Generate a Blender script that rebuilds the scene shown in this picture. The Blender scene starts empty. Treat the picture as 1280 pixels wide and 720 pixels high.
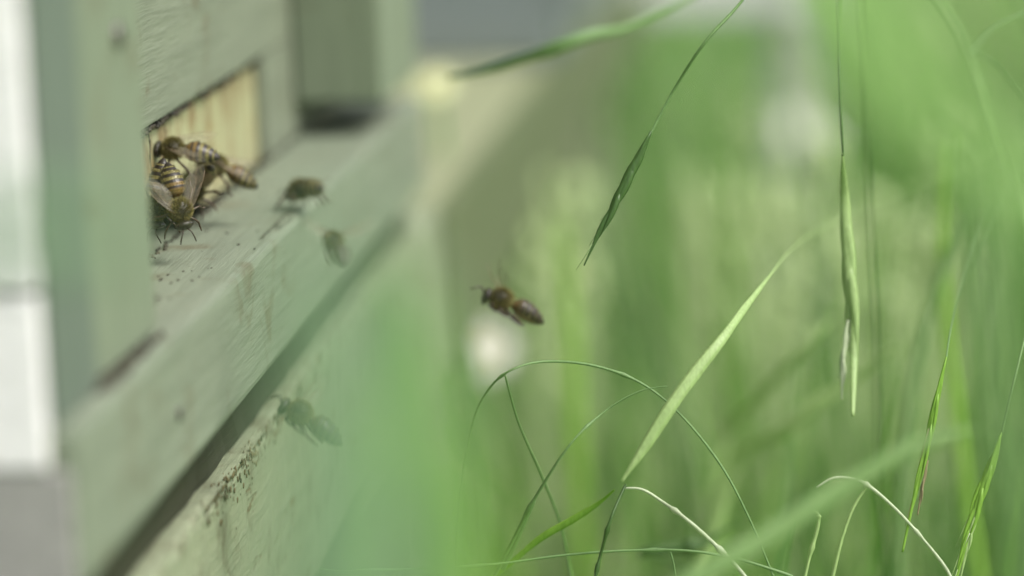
import bpy, bmesh, math, random
import numpy as np
from mathutils import Vector, Matrix, noise
random.seed(7)
rng = np.random.default_rng(11)
S = bpy.context.scene
COL = S.collection
MM = 0.001
R_ = math.radians

# ------------------------------------------------------------------ camera
CAM_Z = 0.42                                   # 42 cm above the ground, hive entrance at 33 cm
YAW, PITCH, ROLL = R_(6.5544), R_(11.4362), R_(-1.8)
LENS, FPX = 100.0, 1280 * 100 / 36.0
def basis():
    F = Vector((-math.sin(YAW) * math.cos(PITCH), math.cos(YAW) * math.cos(PITCH), -math.sin(PITCH)))
    R = Vector((math.cos(YAW), math.sin(YAW), 0)); U = R.cross(F)
    c, s = math.cos(ROLL), math.sin(ROLL)
    return c * R + s * U, -s * R + c * U, F
CR, CU, CF = basis()
CP = Vector((0, 0, CAM_Z))
cam = bpy.data.objects.new('camera', bpy.data.cameras.new('camera'))
COL.objects.link(cam)
m = Matrix((CR, CU, -CF)).transposed().to_4x4(); m.translation = CP
cam.matrix_world = m
cam.data.lens = LENS; cam.data.sensor_width = 36
cam.data.clip_start = 0.01; cam.data.clip_end = 500
cam.data.dof.use_dof = True
cam.data.dof.focus_distance = 0.478
cam.data.dof.aperture_fstop = 6.0
cam.data.dof.aperture_blades = 0
S.camera = cam

# ------------------------------------------------------------------ sky and sun (bright overcast)
W = bpy.data.worlds.new('World'); S.world = W; W.use_nodes = True
nt = W.node_tree; nt.nodes.clear()
SUN_EL, SUN_AZ = R_(52), R_(110)               # azimuth: direction the light comes from, from +Y clockwise
sky = nt.nodes.new('ShaderNodeTexSky'); sky.sky_type = 'NISHITA'; sky.sun_disc = False
sky.sun_elevation = SUN_EL; sky.sun_rotation = SUN_AZ
sky.air_density = 1.0; sky.dust_density = 4.0; sky.ozone_density = 0.6
bg = nt.nodes.new('ShaderNodeBackground'); bg.inputs['Strength'].default_value = 0.12
wo = nt.nodes.new('ShaderNodeOutputWorld')
hs = nt.nodes.new('ShaderNodeHueSaturation'); hs.inputs['Saturation'].default_value = .5   # veiled, milky sky
nt.links.new(sky.outputs[0], hs.inputs['Color']); nt.links.new(hs.outputs[0], bg.inputs[0]); nt.links.new(bg.outputs[0], wo.inputs[0])
sl = bpy.data.lights.new('sun', 'SUN'); sl.energy = 2.0; sl.angle = R_(20); sl.color = (1.0, 0.97, 0.91)
sun = bpy.data.objects.new('sun', sl); COL.objects.link(sun)
sd = Vector((math.sin(SUN_AZ) * math.cos(SUN_EL), math.cos(SUN_AZ) * math.cos(SUN_EL), math.sin(SUN_EL)))
sun.rotation_euler = sd.to_track_quat('Z', 'Y').to_euler()
sun.location = (0, 0, 5)
S.view_settings.view_transform = 'Standard'; S.view_settings.look = 'None'
S.view_settings.exposure = 0.95; S.view_settings.gamma = 1.0; S.view_settings.use_curve_mapping = False
S.cycles.use_denoising = True
S.cycles.transparent_max_bounces = 16

# ------------------------------------------------------------------ helpers
def at(px, py, d):
    "pixel of the 1280x720 picture at optical depth d (metres) -> world point"
    return CP + d * (CF + CR * ((px - 640) / FPX) + CU * ((360 - py) / FPX))
def P(x, y, z):
    "millimetres, z relative to camera height -> world"
    return Vector((x * MM, y * MM, CAM_Z + z * MM))
def tag(o, label=None, cat=None, group=None, kind=None):
    if label: o['label'] = label
    if cat: o['category'] = cat
    if group: o['group'] = group
    if kind: o['kind'] = kind
    return o
def empty(name, loc, label, cat, group=None):
    o = bpy.data.objects.new(name, None); COL.objects.link(o)
    o.location = loc; o.empty_display_size = 0.005
    return tag(o, label, cat, group)
def rootloc(parent):
    v = Vector((0, 0, 0))
    while parent is not None:
        v += parent.location; parent = parent.parent
    return v
def obj(name, verts, faces, mats, parent=None, smooth=True, midx=None):
    "verts are world coordinates; parent chains must be unrotated"
    off = rootloc(parent)
    me = bpy.data.meshes.new(name)
    me.from_pydata([tuple(Vector(v) - off) for v in verts], [], faces)
    if not isinstance(mats, (list, tuple)): mats = [mats]
    for mm in mats: me.materials.append(mm)
    if midx is not None: me.polygons.foreach_set('material_index', midx)
    if smooth: me.polygons.foreach_set('use_smooth', [True] * len(me.polygons))
    me.update()
    o = bpy.data.objects.new(name, me); COL.objects.link(o)
    if parent is not None: o.parent = parent
    return o

# ------------------------------------------------------------------ materials
class N:
    def __init__(s, name):
        s.m = bpy.data.materials.new(name); s.m.use_nodes = True
        s.t = s.m.node_tree; s.t.nodes.clear()
        s.out = s.n('ShaderNodeOutputMaterial')
    def n(s, typ, **kw):
        nd = s.t.nodes.new(typ)
        for k, v in kw.items():
            if k in nd.inputs: nd.inputs[k].default_value = v
            else: setattr(nd, k, v)
        return nd
    def l(s, a, b): s.t.links.new(a, b)
    def coords(s, scale=(1, 1, 1), rot=(0, 0, 0)):
        tc = s.n('ShaderNodeTexCoord'); mp = s.n('ShaderNodeMapping')
        mp.inputs['Scale'].default_value = scale; mp.inputs['Rotation'].default_value = rot
        s.l(tc.outputs['Object'], mp.inputs[0]); return mp.outputs[0]
    def noise(s, vec, scale=5, detail=4, rough=.55, dist=0):
        nd = s.n('ShaderNodeTexNoise'); nd.inputs['Scale'].default_value = scale
        nd.inputs['Detail'].default_value = detail; nd.inputs['Roughness'].default_value = rough
        nd.inputs['Distortion'].default_value = dist
        s.l(vec, nd.inputs['Vector']); return nd.outputs['Fac']
    def ramp(s, fac, stops):
        r = s.n('ShaderNodeValToRGB'); e = r.color_ramp.elements
        while len(e) < len(stops): e.new(0.5)
        for i, (p, c) in enumerate(stops):
            e[i].position = p; e[i].color = (*c, 1) if len(c) == 3 else c
        s.l(fac, r.inputs[0]); return r.outputs[0]
    def mix(s, fac, a, b):
        mx = s.n('ShaderNodeMix', data_type='RGBA')
        if isinstance(fac, float): mx.inputs[0].default_value = fac
        else: s.l(fac, mx.inputs[0])
        for v, i in ((a, 6), (b, 7)):
            if isinstance(v, tuple): mx.inputs[i].default_value = (*v, 1)
            else: s.l(v, mx.inputs[i])
        return mx.outputs[2]
    def bump(s, h, strength=.3, dist=.001, nrm=None):
        b = s.n('ShaderNodeBump'); b.inputs['Strength'].default_value = strength
        b.inputs['Distance'].default_value = dist; s.l(h, b.inputs['Height'])
        if nrm: s.l(nrm, b.inputs['Normal'])
        return b.outputs[0]
    def pr(s, color, rough=.5, normal=None, **kw):
        p = s.n('ShaderNodeBsdfPrincipled')
        if isinstance(color, tuple): p.inputs['Base Color'].default_value = (*color, 1)
        else: s.l(color, p.inputs['Base Color'])
        if isinstance(rough, float): p.inputs['Roughness'].default_value = rough
        else: s.l(rough, p.inputs['Roughness'])
        if normal: s.l(normal, p.inputs['Normal'])
        for k, v in kw.items(): p.inputs[k].default_value = v
        return p.outputs[0]
    def done(s, shader): s.l(shader, s.out.inputs[0]); return s.m

def painted(name, base, alt, wood=(0.16, 0.11, 0.06), wear=0.62, dirt=(0.11, 0.10, 0.06), grain='y', dirty=.66):
    n = N(name)
    g = {'y': (1, .07, 1), 'z': (1, 1, .07), 'x': (.07, 1, 1)}[grain]
    fine = n.noise(n.coords(g), 1100, 5, .6, .4)
    brush = n.noise(n.coords(g), 420, 3, .6, .2)
    broad = n.noise(n.coords(), 28, 4, .6)
    col = n.mix(broad, base, alt)
    col = n.mix(n.ramp(brush, [(.35, (0, 0, 0)), (.8, (.55, .55, .55))]), col, tuple(c * .62 for c in base))
    dm = n.ramp(n.noise(n.coords(), 75, 7, .7, .6), [(dirty, (0, 0, 0)), (dirty + .10, (.75, .75, .75))])
    col = n.mix(dm, col, dirt)
    speck = n.ramp(n.noise(n.coords(), 620, 3, .6), [(.70, (0, 0, 0)), (.76, (.7, .7, .7))])
    col = n.mix(speck, col, tuple(c * .45 for c in base))
    wm = n.ramp(n.noise(n.coords(tuple(a * .8 + .2 for a in g)), 130, 8, .75, .3), [(wear, (0, 0, 0)), (wear + .03, (1, 1, 1))])
    woodc = n.ramp(fine, [(.3, tuple(c * .5 for c in wood)), (.7, wood)])
    col = n.mix(wm, col, woodc)
    b = n.bump(fine, .55, .0004)
    b = n.bump(brush, .6, .0005, b)
    inv = n.n('ShaderNodeInvert'); n.l(wm, inv.inputs['Color'])
    b = n.bump(inv.outputs[0], .6, .0003, b)
    return n.done(n.pr(col, .62, b, **{'Specular IOR Level': .3}))

M = {}
M['wall'] = painted('sage_paint', (.158, .183, .13), (.195, .217, .158), wear=.70, dirty=.56)
M['board'] = painted('sage_board_paint', (.155, .187, .132), (.20, .225, .168), wear=.73, dirty=.55)
M['post'] = painted('sage_post_paint', (.156, .193, .13), (.185, .216, .152), wear=.72, grain='z', dirty=.56)
M['postdark'] = painted('old_green_paint', (.10, .13, .10), (.13, .16, .13), wear=.78, grain='z')
M['base'] = painted('gap_shade_base', (.018, .02, .011), (.035, .036, .02), wear=.62, wood=(.04, .025, .013))  # near-black: shade of the gap under the landing board put into the colour
M['beam'] = painted('peeling_beam_paint', (.25, .29, .19), (.17, .18, .11), wear=.60, wood=(.17, .125, .06), dirty=.55)
M['white'] = painted('white_paint', (.85, .81, .83), (.80, .77, .79), wear=.85, dirty=.8)
M['grey'] = painted('blue_grey_paint', (.19, .225, .215), (.22, .25, .24), wear=.80)
M['olive'] = painted('olive_weathered', (.09, .12, .055), (.12, .14, .07), wear=.7)
M['pinkgrey'] = painted('pale_worn_end', (.30, .29, .28), (.36, .34, .33), wear=.8)
M['tan'] = painted('tan_weathered', (.27, .29, .17), (.22, .24, .14), wear=.7)

def mat_cream():
    n = N('cream_wood_with_propolis')
    col = n.mix(n.noise(n.coords(), 40, 4), (.36, .35, .20), (.28, .30, .17))
    st = n.ramp(n.noise(n.coords((1, 1, .16)), 240, 6, .7, .5), [(.47, (0, 0, 0)), (.57, (.95, .95, .95))])
    # propolis gathers along the top joint and round the opening (object z is measured from the hive's foot)
    sp = n.n('ShaderNodeSeparateXYZ'); tc = n.n('ShaderNodeTexCoord'); n.l(tc.outputs['Object'], sp.inputs[0])
    mr = n.n('ShaderNodeMapRange'); n.l(sp.outputs['Z'], mr.inputs[0])
    mr.inputs[1].default_value = .036; mr.inputs[2].default_value = .0555; mr.inputs[3].default_value = .36; mr.inputs[4].default_value = 1
    mu = n.n('ShaderNodeMath', operation='MULTIPLY'); n.l(st, mu.inputs[0]); n.l(mr.outputs[0], mu.inputs[1])
    col = n.mix(mu.outputs[0], col, (.13, .055, .015))
    blot = n.ramp(n.noise(n.coords(), 95, 5, .65), [(.53, (0, 0, 0)), (.66, (.85, .85, .85))])
    col = n.mix(blot, col, (.22, .14, .045))
    return n.done(n.pr(col, .5, n.bump(n.noise(n.coords((1, .15, 1)), 700, 4), .35, .0004)))
M['cream'] = mat_cream()
def mat_soot():
    n = N('propolis_and_dirt')
    col = n.ramp(n.noise(n.coords(), 500, 4), [(.35, (.012, .012, .007)), (.7, (.055, .042, .02))])
    return n.done(n.pr(col, .6, n.bump(n.noise(n.coords(), 900, 3), .6, .0004)))
M['soot'] = mat_soot()
n = N('brown_moss'); M['mossy'] = n.done(n.pr(n.ramp(n.noise(n.coords(), 160, 4), [(.3, (.03, .035, .012)), (.5, (.09, .06, .02)), (.7, (.14, .13, .06))]), .9))
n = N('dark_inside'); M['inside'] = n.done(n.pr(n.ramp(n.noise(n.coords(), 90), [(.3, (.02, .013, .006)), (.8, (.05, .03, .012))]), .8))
n = N('steel_screw'); M['steel'] = n.done(n.pr(n.ramp(n.noise(n.coords(), 400), [(.3, (.08, .07, .06)), (.7, (.2, .19, .18))]), .45, Metallic=.8))
n = N('roof_sheet'); M['roof'] = n.done(n.pr(n.ramp(n.noise(n.coords(), 20), [(.3, (.45, .46, .46)), (.7, (.6, .6, .6))]), .4, Metallic=.6))
n = N('galvanised_white'); M['whiteroof'] = n.done(n.pr(n.ramp(n.noise(n.coords(), 20), [(.3, (.78, .78, .8)), (.7, (.86, .86, .86))]), .5))

def leafmat(name, c1, c2, trans=.35, rough=.5, grain=True):
    n = N(name)
    v = n.noise(n.coords(), 90, 3)
    col = n.mix(v, c1, c2)
    f = n.noise(n.coords((1, 1, .12)), 2600, 2)
    col = n.mix(n.ramp(f, [(.4, (0, 0, 0)), (.65, (.4, .4, .4))]), col, tuple(c * .6 for c in c1))
    p = n.pr(col, rough, n.bump(f, .2, .0002))
    t = n.n('ShaderNodeBsdfTranslucent'); n.l(col, t.inputs[0])
    mx = n.n('ShaderNodeMixShader'); mx.inputs[0].default_value = trans
    n.l(p, mx.inputs[1]); n.l(t.outputs[0], mx.inputs[2])
    return n.done(mx.outputs[0])
G = dict(
    cream=leafmat('seed_head_cream', (.54, .68, .32), (.64, .76, .42), .35),
    lime=leafmat('grass_lime_blade', (.30, .52, .14), (.36, .58, .18), .45),
    dark=leafmat('grass_dark_green', (.045, .105, .02), (.07, .15, .03), .25),
    mid=leafmat('grass_mid_green', (.16, .28, .09), (.20, .34, .125), .35),
    pale=leafmat('grass_pale_green', (.33, .48, .17), (.42, .56, .24), .35),
    straw=leafmat('grass_silvery_stem', (.42, .50, .30), (.52, .58, .40), .25, .4),
    bright=leafmat('grass_bright_green', (.20, .40, .04), (.28, .48, .07), .35),
    brown=leafmat('grass_brown_awn', (.24, .20, .10), (.32, .28, .15), .3),
    blue=leafmat('grass_bluish_blade', (.27, .43, .15), (.31, .47, .19), .4),
    veil=leafmat('grass_bluish_veil', (.23, .38, .20), (.27, .42, .24), .45),
    vivid=leafmat('grass_vivid_blade', (.16, .34, .04), (.21, .40, .06), .45),
)
def mat_field():
    n = N('meadow_grass')
    a = n.n('ShaderNodeAttribute', attribute_name='tint')
    col = a.outputs['Color']
    p = n.pr(col, .5)
    t = n.n('ShaderNodeBsdfTranslucent'); n.l(col, t.inputs[0])
    mx = n.n('ShaderNodeMixShader'); mx.inputs[0].default_value = .5
    n.l(p, mx.inputs[1]); n.l(t.outputs[0], mx.inputs[2]); return n.done(mx.outputs[0])
M['field'] = mat_field()
n = N('ground_turf')
gc = n.mix(n.noise(n.coords(), 2.2, 5), (.16, .30, .09), (.22, .36, .12))
gc = n.mix(n.ramp(n.noise(n.coords(), 25, 5), [(.5, (0, 0, 0)), (.62, (.7, .7, .7))]), gc, (.20, .20, .10))
M['ground'] = n.done(n.pr(gc, .9, n.bump(n.noise(n.coords(), 60, 5), .6, .01)))

# ------------------------------------------------------------------ ground
gv, gf = [], []
K = 60
for j in range(K + 1):
    for i in range(K + 1):
        u, v = i / K * 2 - 1, j / K * 2 - 1
        x, y = math.copysign(abs(u) ** 3, u) * 120, math.copysign(abs(v) ** 3, v) * 120
        r = math.hypot(x, y)
        z = noise.noise(Vector((x * .25, y * .25, 0))) * .04 * min(1, max(0, (r - 1) / 4)) + noise.noise(Vector((x * .03, y * .03, 3))) * 1.2 * min(1, r / 60)
        gv.append((x, y, z - .002))
for j in range(K):
    for i in range(K):
        a = j * (K + 1) + i; gf.append((a, a + 1, a + K + 2, a + K + 1))
tag(obj('ground', gv, gf, M['ground']), 'green meadow ground under the long grass and the hives', 'ground', kind='structure')

# ------------------------------------------------------------------ carpentry
def box(name, lo, hi, mat, parent, bev=.5, cuts=(1, 1, 1), jit=0.0, seed=0, jit_axes=(1, 1, 1)):
    "bevelled board from lo to hi in camera-relative millimetres; jit wobbles its surface by that many mm"
    bm = bmesh.new()
    bmesh.ops.create_cube(bm, size=1)
    lo, hi = P(*lo), P(*hi); c, s = (lo + hi) / 2, hi - lo
    for v in bm.verts: v.co = Vector((v.co.x * s.x, v.co.y * s.y, v.co.z * s.z)) + c
    if bev: bmesh.ops.bevel(bm, geom=bm.edges[:], offset=min(bev * MM, min(s) * .3), segments=2, affect='EDGES', profile=.6)
    for ax in range(3):
        for k in range(1, cuts[ax]):
            co = lo.copy(); co[ax] = lo[ax] + s[ax] * k / cuts[ax]
            no = Vector((0, 0, 0)); no[ax] = 1
            bmesh.ops.bisect_plane(bm, geom=bm.verts[:] + bm.edges[:] + bm.faces[:], plane_co=co, plane_no=no)
    if jit:
        for v in bm.verts:
            q = v.co * 260 + Vector((seed * 7.3, 0, 0))
            d = noise.noise_vector(q) * .7 + noise.noise_vector(q * 3.1) * .45
            v.co += Vector((d.x * jit_axes[0], d.y * jit_axes[1], d.z * jit_axes[2])) * jit * MM
    off = rootloc(parent)
    for v in bm.verts: v.co -= off
    me = bpy.data.meshes.new(name); bm.to_mesh(me); bm.free(); me.materials.append(mat)
    for p in me.polygons: p.use_smooth = False
    o = bpy.data.objects.new(name, me); COL.objects.link(o); o.parent = parent
    return o

# hive 1 -----------------------------------------------------------
hive = empty('beehive', P(0, 0, 0) * 1, 'sage green wooden beehive with bees at its entrance', 'beehive', 'beehives on the stand')
hive.location = Vector((-.3, .52, CAM_Z - .122)); HV = hive
TOPZ = 130
box('front_wall', (-135, 413, -67), (-115, 640, TOPZ), M['wall'], HV, .6, (1, 60, 1), .10, 1, (1, .3, 1))
box('front_wall', (-135, 569.6, -88.4), (-115, 660, -67.4), M['wall'], HV, .5, (1, 6, 1), .15, 2)
box('back_wall', (-500, 413, -88.4), (-480, 645, TOPZ), M['wall'], HV)
box('side_wall', (-500, 344.4, -93.6), (-100.4, 367, -71.2), M['white'], HV, .5)
box('side_wall', (-500, 344.2, -70.2), (-100.4, 367, TOPZ), M['white'], HV, .5)
box('side_wall', (-500, 645.4, -88.4), (-135.5, 664, TOPZ), M['wall'], HV, .5)
p1 = box('corner_post', (-114.6, 368.6, -88.4), (-100, 406, TOPZ), M['post'], HV, .8, (1, 1, 12), .1, 3)
box('edge_strip', (-100.2, 346.3, -88.4), (-99.4, 368.2, TOPZ), M['postdark'], HV, .3)
box('corner_block', (-114.6, 406.3, -67), (-115.4, 413, TOPZ), M['wall'], HV, .3)
box('corner_post', (-114.6, 600, -81), (-95.5, 652, TOPZ), M['post'], HV, .8, (1, 1, 12), .1, 4)
box('floor_end', (-500, 344.8, -110), (-97.6, 345.9, -94), M['pinkgrey'], HV, .4)
box('floor_board', (-500, 346, -110), (-116.4, 665, -94), M['board'], HV, .6)
box('landing_board', (-116.2, 346, -110), (-96.5, 665, -88.8), M['board'], HV, 1.3, (1, 60, 1), .10, 5, (1, .2, .8))
box('base', (-480, 349, -121.8), (-102, 662, -110.2), M['base'], HV, .8, (1, 40, 1), .6, 6)  # front set out into the gap, its colour serves as the gap's shade
box('roof', (-520, 345, TOPZ + .4), (-78, 690, TOPZ + 45), M['roof'], HV, 2)
# dark interior behind the opening
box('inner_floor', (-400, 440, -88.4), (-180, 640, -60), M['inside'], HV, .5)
# entrance reducer, cream wood, with the opening cut in it
eb = bmesh.new()
ref = rootloc(HV)
prof = [(413.5, -88.6), (413.5, -68), (569, -68), (569, -88.6), (516, -88.6), (513, -83), (505, -80.2), (470, -79.8), (461, -82), (458, -88.6)]
NV = len(prof)
vs = [P(-131, y, z) for y, z in prof] + [P(-117, y, z) for y, z in prof]
fs = []
for i in range(NV):
    j = (i + 1) % NV; fs.append((i, j, j + NV, i + NV))
tri = [(0, 1, 8), (0, 8, 9), (1, 7, 8), (1, 2, 7), (7, 2, 6), (6, 2, 5), (5, 2, 3), (5, 3, 4)]
for a, b, c in tri: fs.append((a, c, b)); fs.append((a + NV, b + NV, c + NV))
ent = obj('entrance_block', vs, fs, M['cream'], HV, smooth=False)
# crumbs of propolis in the joint under the front wall
cv, cf = [], []
def blob(cv, cf, c, r, seed, seg=6, squash=(1, 1, 1)):
    b0 = len(cv)
    for a in range(1, 4):
        th = math.pi * a / 4
        for k in range(seg):
            ph = 2 * math.pi * k / seg
            q = Vector((math.sin(th) * math.cos(ph) * squash[0], math.sin(th) * math.sin(ph) * squash[1], math.cos(th) * squash[2]))
            rr = r * (1 + .5 * noise.noise(q * 2 + Vector((seed * 3.1, seed, 0))))
            cv.append(c + q * rr)
    cv.append(c + Vector((0, 0, r * squash[2]))); cv.append(c - Vector((0, 0, r * squash[2])))
    for a in range(2):
        for k in range(seg):
            k2 = (k + 1) % seg
            cf.append((b0 + a * seg + k, b0 + (a + 1) * seg + k, b0 + (a + 1) * seg + k2, b0 + a * seg + k2))
    for k in range(seg):
        k2 = (k + 1) % seg
        cf.append((b0 + 3 * seg, b0 + k, b0 + k2)); cf.append((b0 + 3 * seg + 1, b0 + 2 * seg + k2, b0 + 2 * seg + k))
for i in range(520):
    y = random.uniform(430, 596) if i > 260 else random.uniform(440, 500)
    blob(cv, cf, P(-116.3 + random.uniform(-.3, .7), y, -67.7 + random.uniform(-.7, .25)), random.uniform(.12, .5) * MM, i, squash=(1, random.uniform(1, 2.6), 1))
for (y0, z1, w) in ((462, -78, .45), (462.5, -74, .3), (476, -77.5, .28), (455, -76, .3), (488, -73, .2)):   # drips
    z = -68
    while z > z1:
        blob(cv, cf, P(-116.8, y0 + .35 * math.sin(z * 1.3), z), w * MM * random.uniform(.7, 1.2) * (1 - .5 * (z + 68) / (z1 + 68)), int(z * 10), squash=(.5, 1, 1.6)); z -= .5
obj('propolis', cv, cf, M['soot'], ent)
# screw in the corner post and brown grime in the post's foot joint
def disc(name, c, nrm, r, t, mat, parent, seg=20):
    q = nrm.to_track_quat('Z', 'Y'); vs, fs = [], []
    for (rr, h) in ((r, 0), (r, t * .6), (r * .8, t), (0.001 * r, t * .7)):
        for k in range(seg):
            a = 2 * math.pi * k / seg; vs.append(c + q @ Vector((rr * math.cos(a), rr * math.sin(a), h)))
    for a in range(3):
        for k in range(seg):
            k2 = (k + 1) % seg; fs.append((a * seg + k, a * seg + k2, (a + 1) * seg + k2, (a + 1) * seg + k))
    return obj(name, vs, fs, mat, parent)
disc('screw', P(-100, 392, -43), Vector((1, 0, 0)), 1.9 * MM, .7 * MM, M['steel'], p1)
disc('screw', P(-96.4, 402, -100.5), Vector((1, 0, 0)), 1.1 * MM, .4 * MM, M['steel'], HV)

# landing-board wear: crack, splinters and grime as shallow relief
cv, cf = [], []
def crack(pts, w):
    for (a, b) in zip(pts, pts[1:]):
        n_ = max(2, int((b - a).length / (.35 * MM)))
        for k in range(n_):
            t = k / n_; c = a.lerp(b, t)
            c = c + Vector((noise.noise(c * 900) * .5, 0, 0)) * MM
            blob(cv, cf, c, w * MM * random.uniform(.5, 1.2), k, 5, (1, 1.6, .45))
zb = -88.75
crack([P(-98.5, 513, zb), P(-99.2, 497, zb), P(-99.0, 480, zb)], .22)
crack([P(-99.5, 500, zb), P(-98.2, 490, zb)], .15)
crack([P(-97.6, 512, zb), P(-97.4, 498, zb), P(-97.9, 489, zb)], .16)
for i in range(26):
    y = random.uniform(430, 600)
    blob(cv, cf, P(random.uniform(-114, -98), y, zb + .05), random.uniform(.1, .32) * MM, i, 5, (1, random.uniform(1, 3), .5))
for i in range(260):
    blob(cv, cf, P(-115.5 + abs(random.gauss(0, .8)), random.uniform(415, 598), zb + .05), random.uniform(.15, .45) * MM, i, 5, (1, 1.8, .6))
for i in range(420):
    a = random.uniform(0, 1)
    blob(cv, cf, P(-99.6 + random.gauss(.3, .5), 369 + a * 36 * random.random() + random.gauss(0, 1), zb + .1 + abs(random.gauss(0, .5)) * (1 - a)), random.uniform(.2, .6) * MM, i, 5, (1, 1.6, .6))
for (x_, y_, n_) in ((-108, 442, 7), (-103, 448, 8), (-106, 425, 40)):
    for i in range(n_):
        blob(cv, cf, P(x_ + random.gauss(0, 1.6), y_ + random.gauss(0, 4), zb + .02), random.uniform(.08, .3) * MM, i, 5, (1, 2.2, .3))
obj('grime', cv, cf, M['soot'], HV)

# hive stand -----------------------------------------------------------
st = empty('hive_stand', Vector((-.26, .9, 0)), 'long weathered timber stand with peeling green paint under the hives', 'hive stand')
box('rail', (-190, 150, -163), (-99, 705, -122.2), M['beam'], st, 1.6, (1, 150, 2), .7, 8, (1, .3, 1))
box('rail', (-190, 706, -160), (-101.6, 1500, -122.2), M['tan'], st, 1.6, (1, 60, 1), .6, 9, (1, .3, 1))
box('fascia', (-101.4, 706, -166), (-97, 1500, -123.5), M['olive'], st, 1)
box('rail', (-480, 150, -163), (-400, 1500, -122.2), M['beam'], st, 1.6)
for y in (200, 760, 1400):
    for x0 in (-180, -470):
        box('leg', (x0, y, -423), (x0 + 60, y + 60, -163.3), M['beam'], st, 1.5)
# brown flakes and moss on the upper edge of the rail
cv, cf = [], []
for i in range(800):
    y = random.choice([random.gauss(440, 9), random.gauss(462, 14), random.uniform(340, 700), random.gauss(368, 8), random.gauss(480, 30)])
    dx = abs(random.gauss(0, .5))
    blob(cv, cf, P(-99 - random.uniform(0, 2) if random.random() < .5 else -98.9, y, -122.4 - (abs(random.gauss(0, 2.6)) if random.random() < .6 else 0)), random.choice([.12, .16, .22, .38]) * random.uniform(.6, 1.3) * MM, i, 5, (.25, 1.5, 1.3))
obj('moss', cv, cf, M['mossy'], st)

# hive 2 (blue grey), further along the stand ---------------------------
h2 = empty('beehive', Vector((-.3, 1.2, CAM_Z - .122)), 'blurred blue-grey beehive standing further along the same stand', 'beehive', 'beehives on the stand')
box('hive_body', (-460, 1010, -104), (-100, 1330, 130), M['grey'], h2, 1)
box('landing_board', (-470, 1000, -121.8), (-97, 1340, -104.4), M['grey'], h2, 1)
box('corner_post', (-99.6, 1010, -104), (-84, 1060, 130), M['grey'], h2, 1)
box('corner_post', (-99.6, 1280, -104), (-84, 1330, 130), M['grey'], h2, 1)
box('roof', (-480, 990, 130.4), (-70, 1350, 170), M['roof'], h2, 2)

# pale stake in the meadow, with a made-up white panel for the bright sliver
fp = empty('stake_added_panel', Vector((-.02, 1.75, 0)), 'pale weathered stake with an added white panel for the bright sliver, blurred at the top of the background', 'stake_added_panel')
def pale_post():
    n = N('pale_weathered_wood')
    c = n.ramp(n.noise(n.coords((1, 1, .08)), 60, 5), [(.3, (.38, .39, .36)), (.7, (.56, .57, .54))])
    return n.done(n.pr(c, .8, n.bump(n.noise(n.coords((1, 1, .08)), 120, 4), .5, .003)))
M['palewood'] = pale_post()
box('shaft', (-36, 1740, -425), (-2, 1770, -20), M['palewood'], fp, 2, (1, 1, 30), 1.5, 9)
box('board', (-112, 1722, -180), (-10, 1739, -30), M['white'], fp, 1)  # added panel, white to give the bright sliver along the top edge

# ------------------------------------------------------------------ strands of grass
def catmull(pts, sub=8):
    out = []
    n_ = len(pts)
    for i in range(n_ - 1):
        p0 = pts[max(i - 1, 0)]; p1, p2 = pts[i], pts[i + 1]; p3 = pts[min(i + 2, n_ - 1)]
        for k in range(sub):
            t = k / sub
            out.append(tuple(.5 * ((2 * b) + (-a + c) * t + (2 * a - 5 * b + 4 * c - d) * t * t + (-a + 3 * b - 3 * c + d) * t ** 3)
                             for a, b, c, d in zip(p0, p1, p2, p3)))
    out.append(tuple(pts[-1])); return out
def tube(pts, rads, flat=1.0, seg=7, side=None):
    "pts: Vectors, rads in metres, flat<1 squashes the section"
    vs, fs = [], []
    prev = None
    for i, p in enumerate(pts):
        t = (pts[min(i + 1, len(pts) - 1)] - pts[max(i - 1, 0)]).normalized()
        ref = side if side is not None else CF
        a = t.cross(ref); a = a.normalized() if a.length > 1e-6 else (prev or Vector((1, 0, 0)))
        if prev is not None and a.dot(prev) < 0 and side is None: a = -a
        prev = a; b = t.cross(a).normalized()
        for k in range(seg):
            an = 2 * math.pi * k / seg
            vs.append(p + a * math.cos(an) * rads[i] + b * math.sin(an) * rads[i] * flat)
    for i in range(len(pts) - 1):
        for k in range(seg):
            k2 = (k + 1) % seg; fs.append((i * seg + k, i * seg + k2, (i + 1) * seg + k2, (i + 1) * seg + k))
    fs.append(tuple(range(seg - 1, -1, -1))); fs.append(tuple((len(pts) - 1) * seg + k for k in range(seg)))
    return vs, fs
def path(ctrl, sub=8):
    "ctrl: (px, py, depth m, width px) -> world points and radii"
    c = catmull([tuple(map(float, q)) for q in ctrl], sub)
    return [at(a, b, d) for a, b, d, w in c], [max(.00004, w / FPX * d / 2) for a, b, d, w in c]
def to_ground(pts, rads, end, r=None, lean=(0, 0)):
    "continue the strand from its last (end=-1) or first (end=0) point down to the ground"
    p = pts[end]; q = pts[-2] if end == -1 else pts[1]
    d = (p - q).normalized(); L = p.z; r = r or rads[end]
    out = []
    for k in range(1, 9):
        t = k / 8; g = Vector((p.x + lean[0], p.y + lean[1], -.004))
        out.append(p.lerp(g, t) + d * .25 * L * t * (1 - t) ** 2)
    if end == -1: return pts + out, rads + [r] * 8
    return out[::-1] + pts, [r] * 8 + rads
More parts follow.
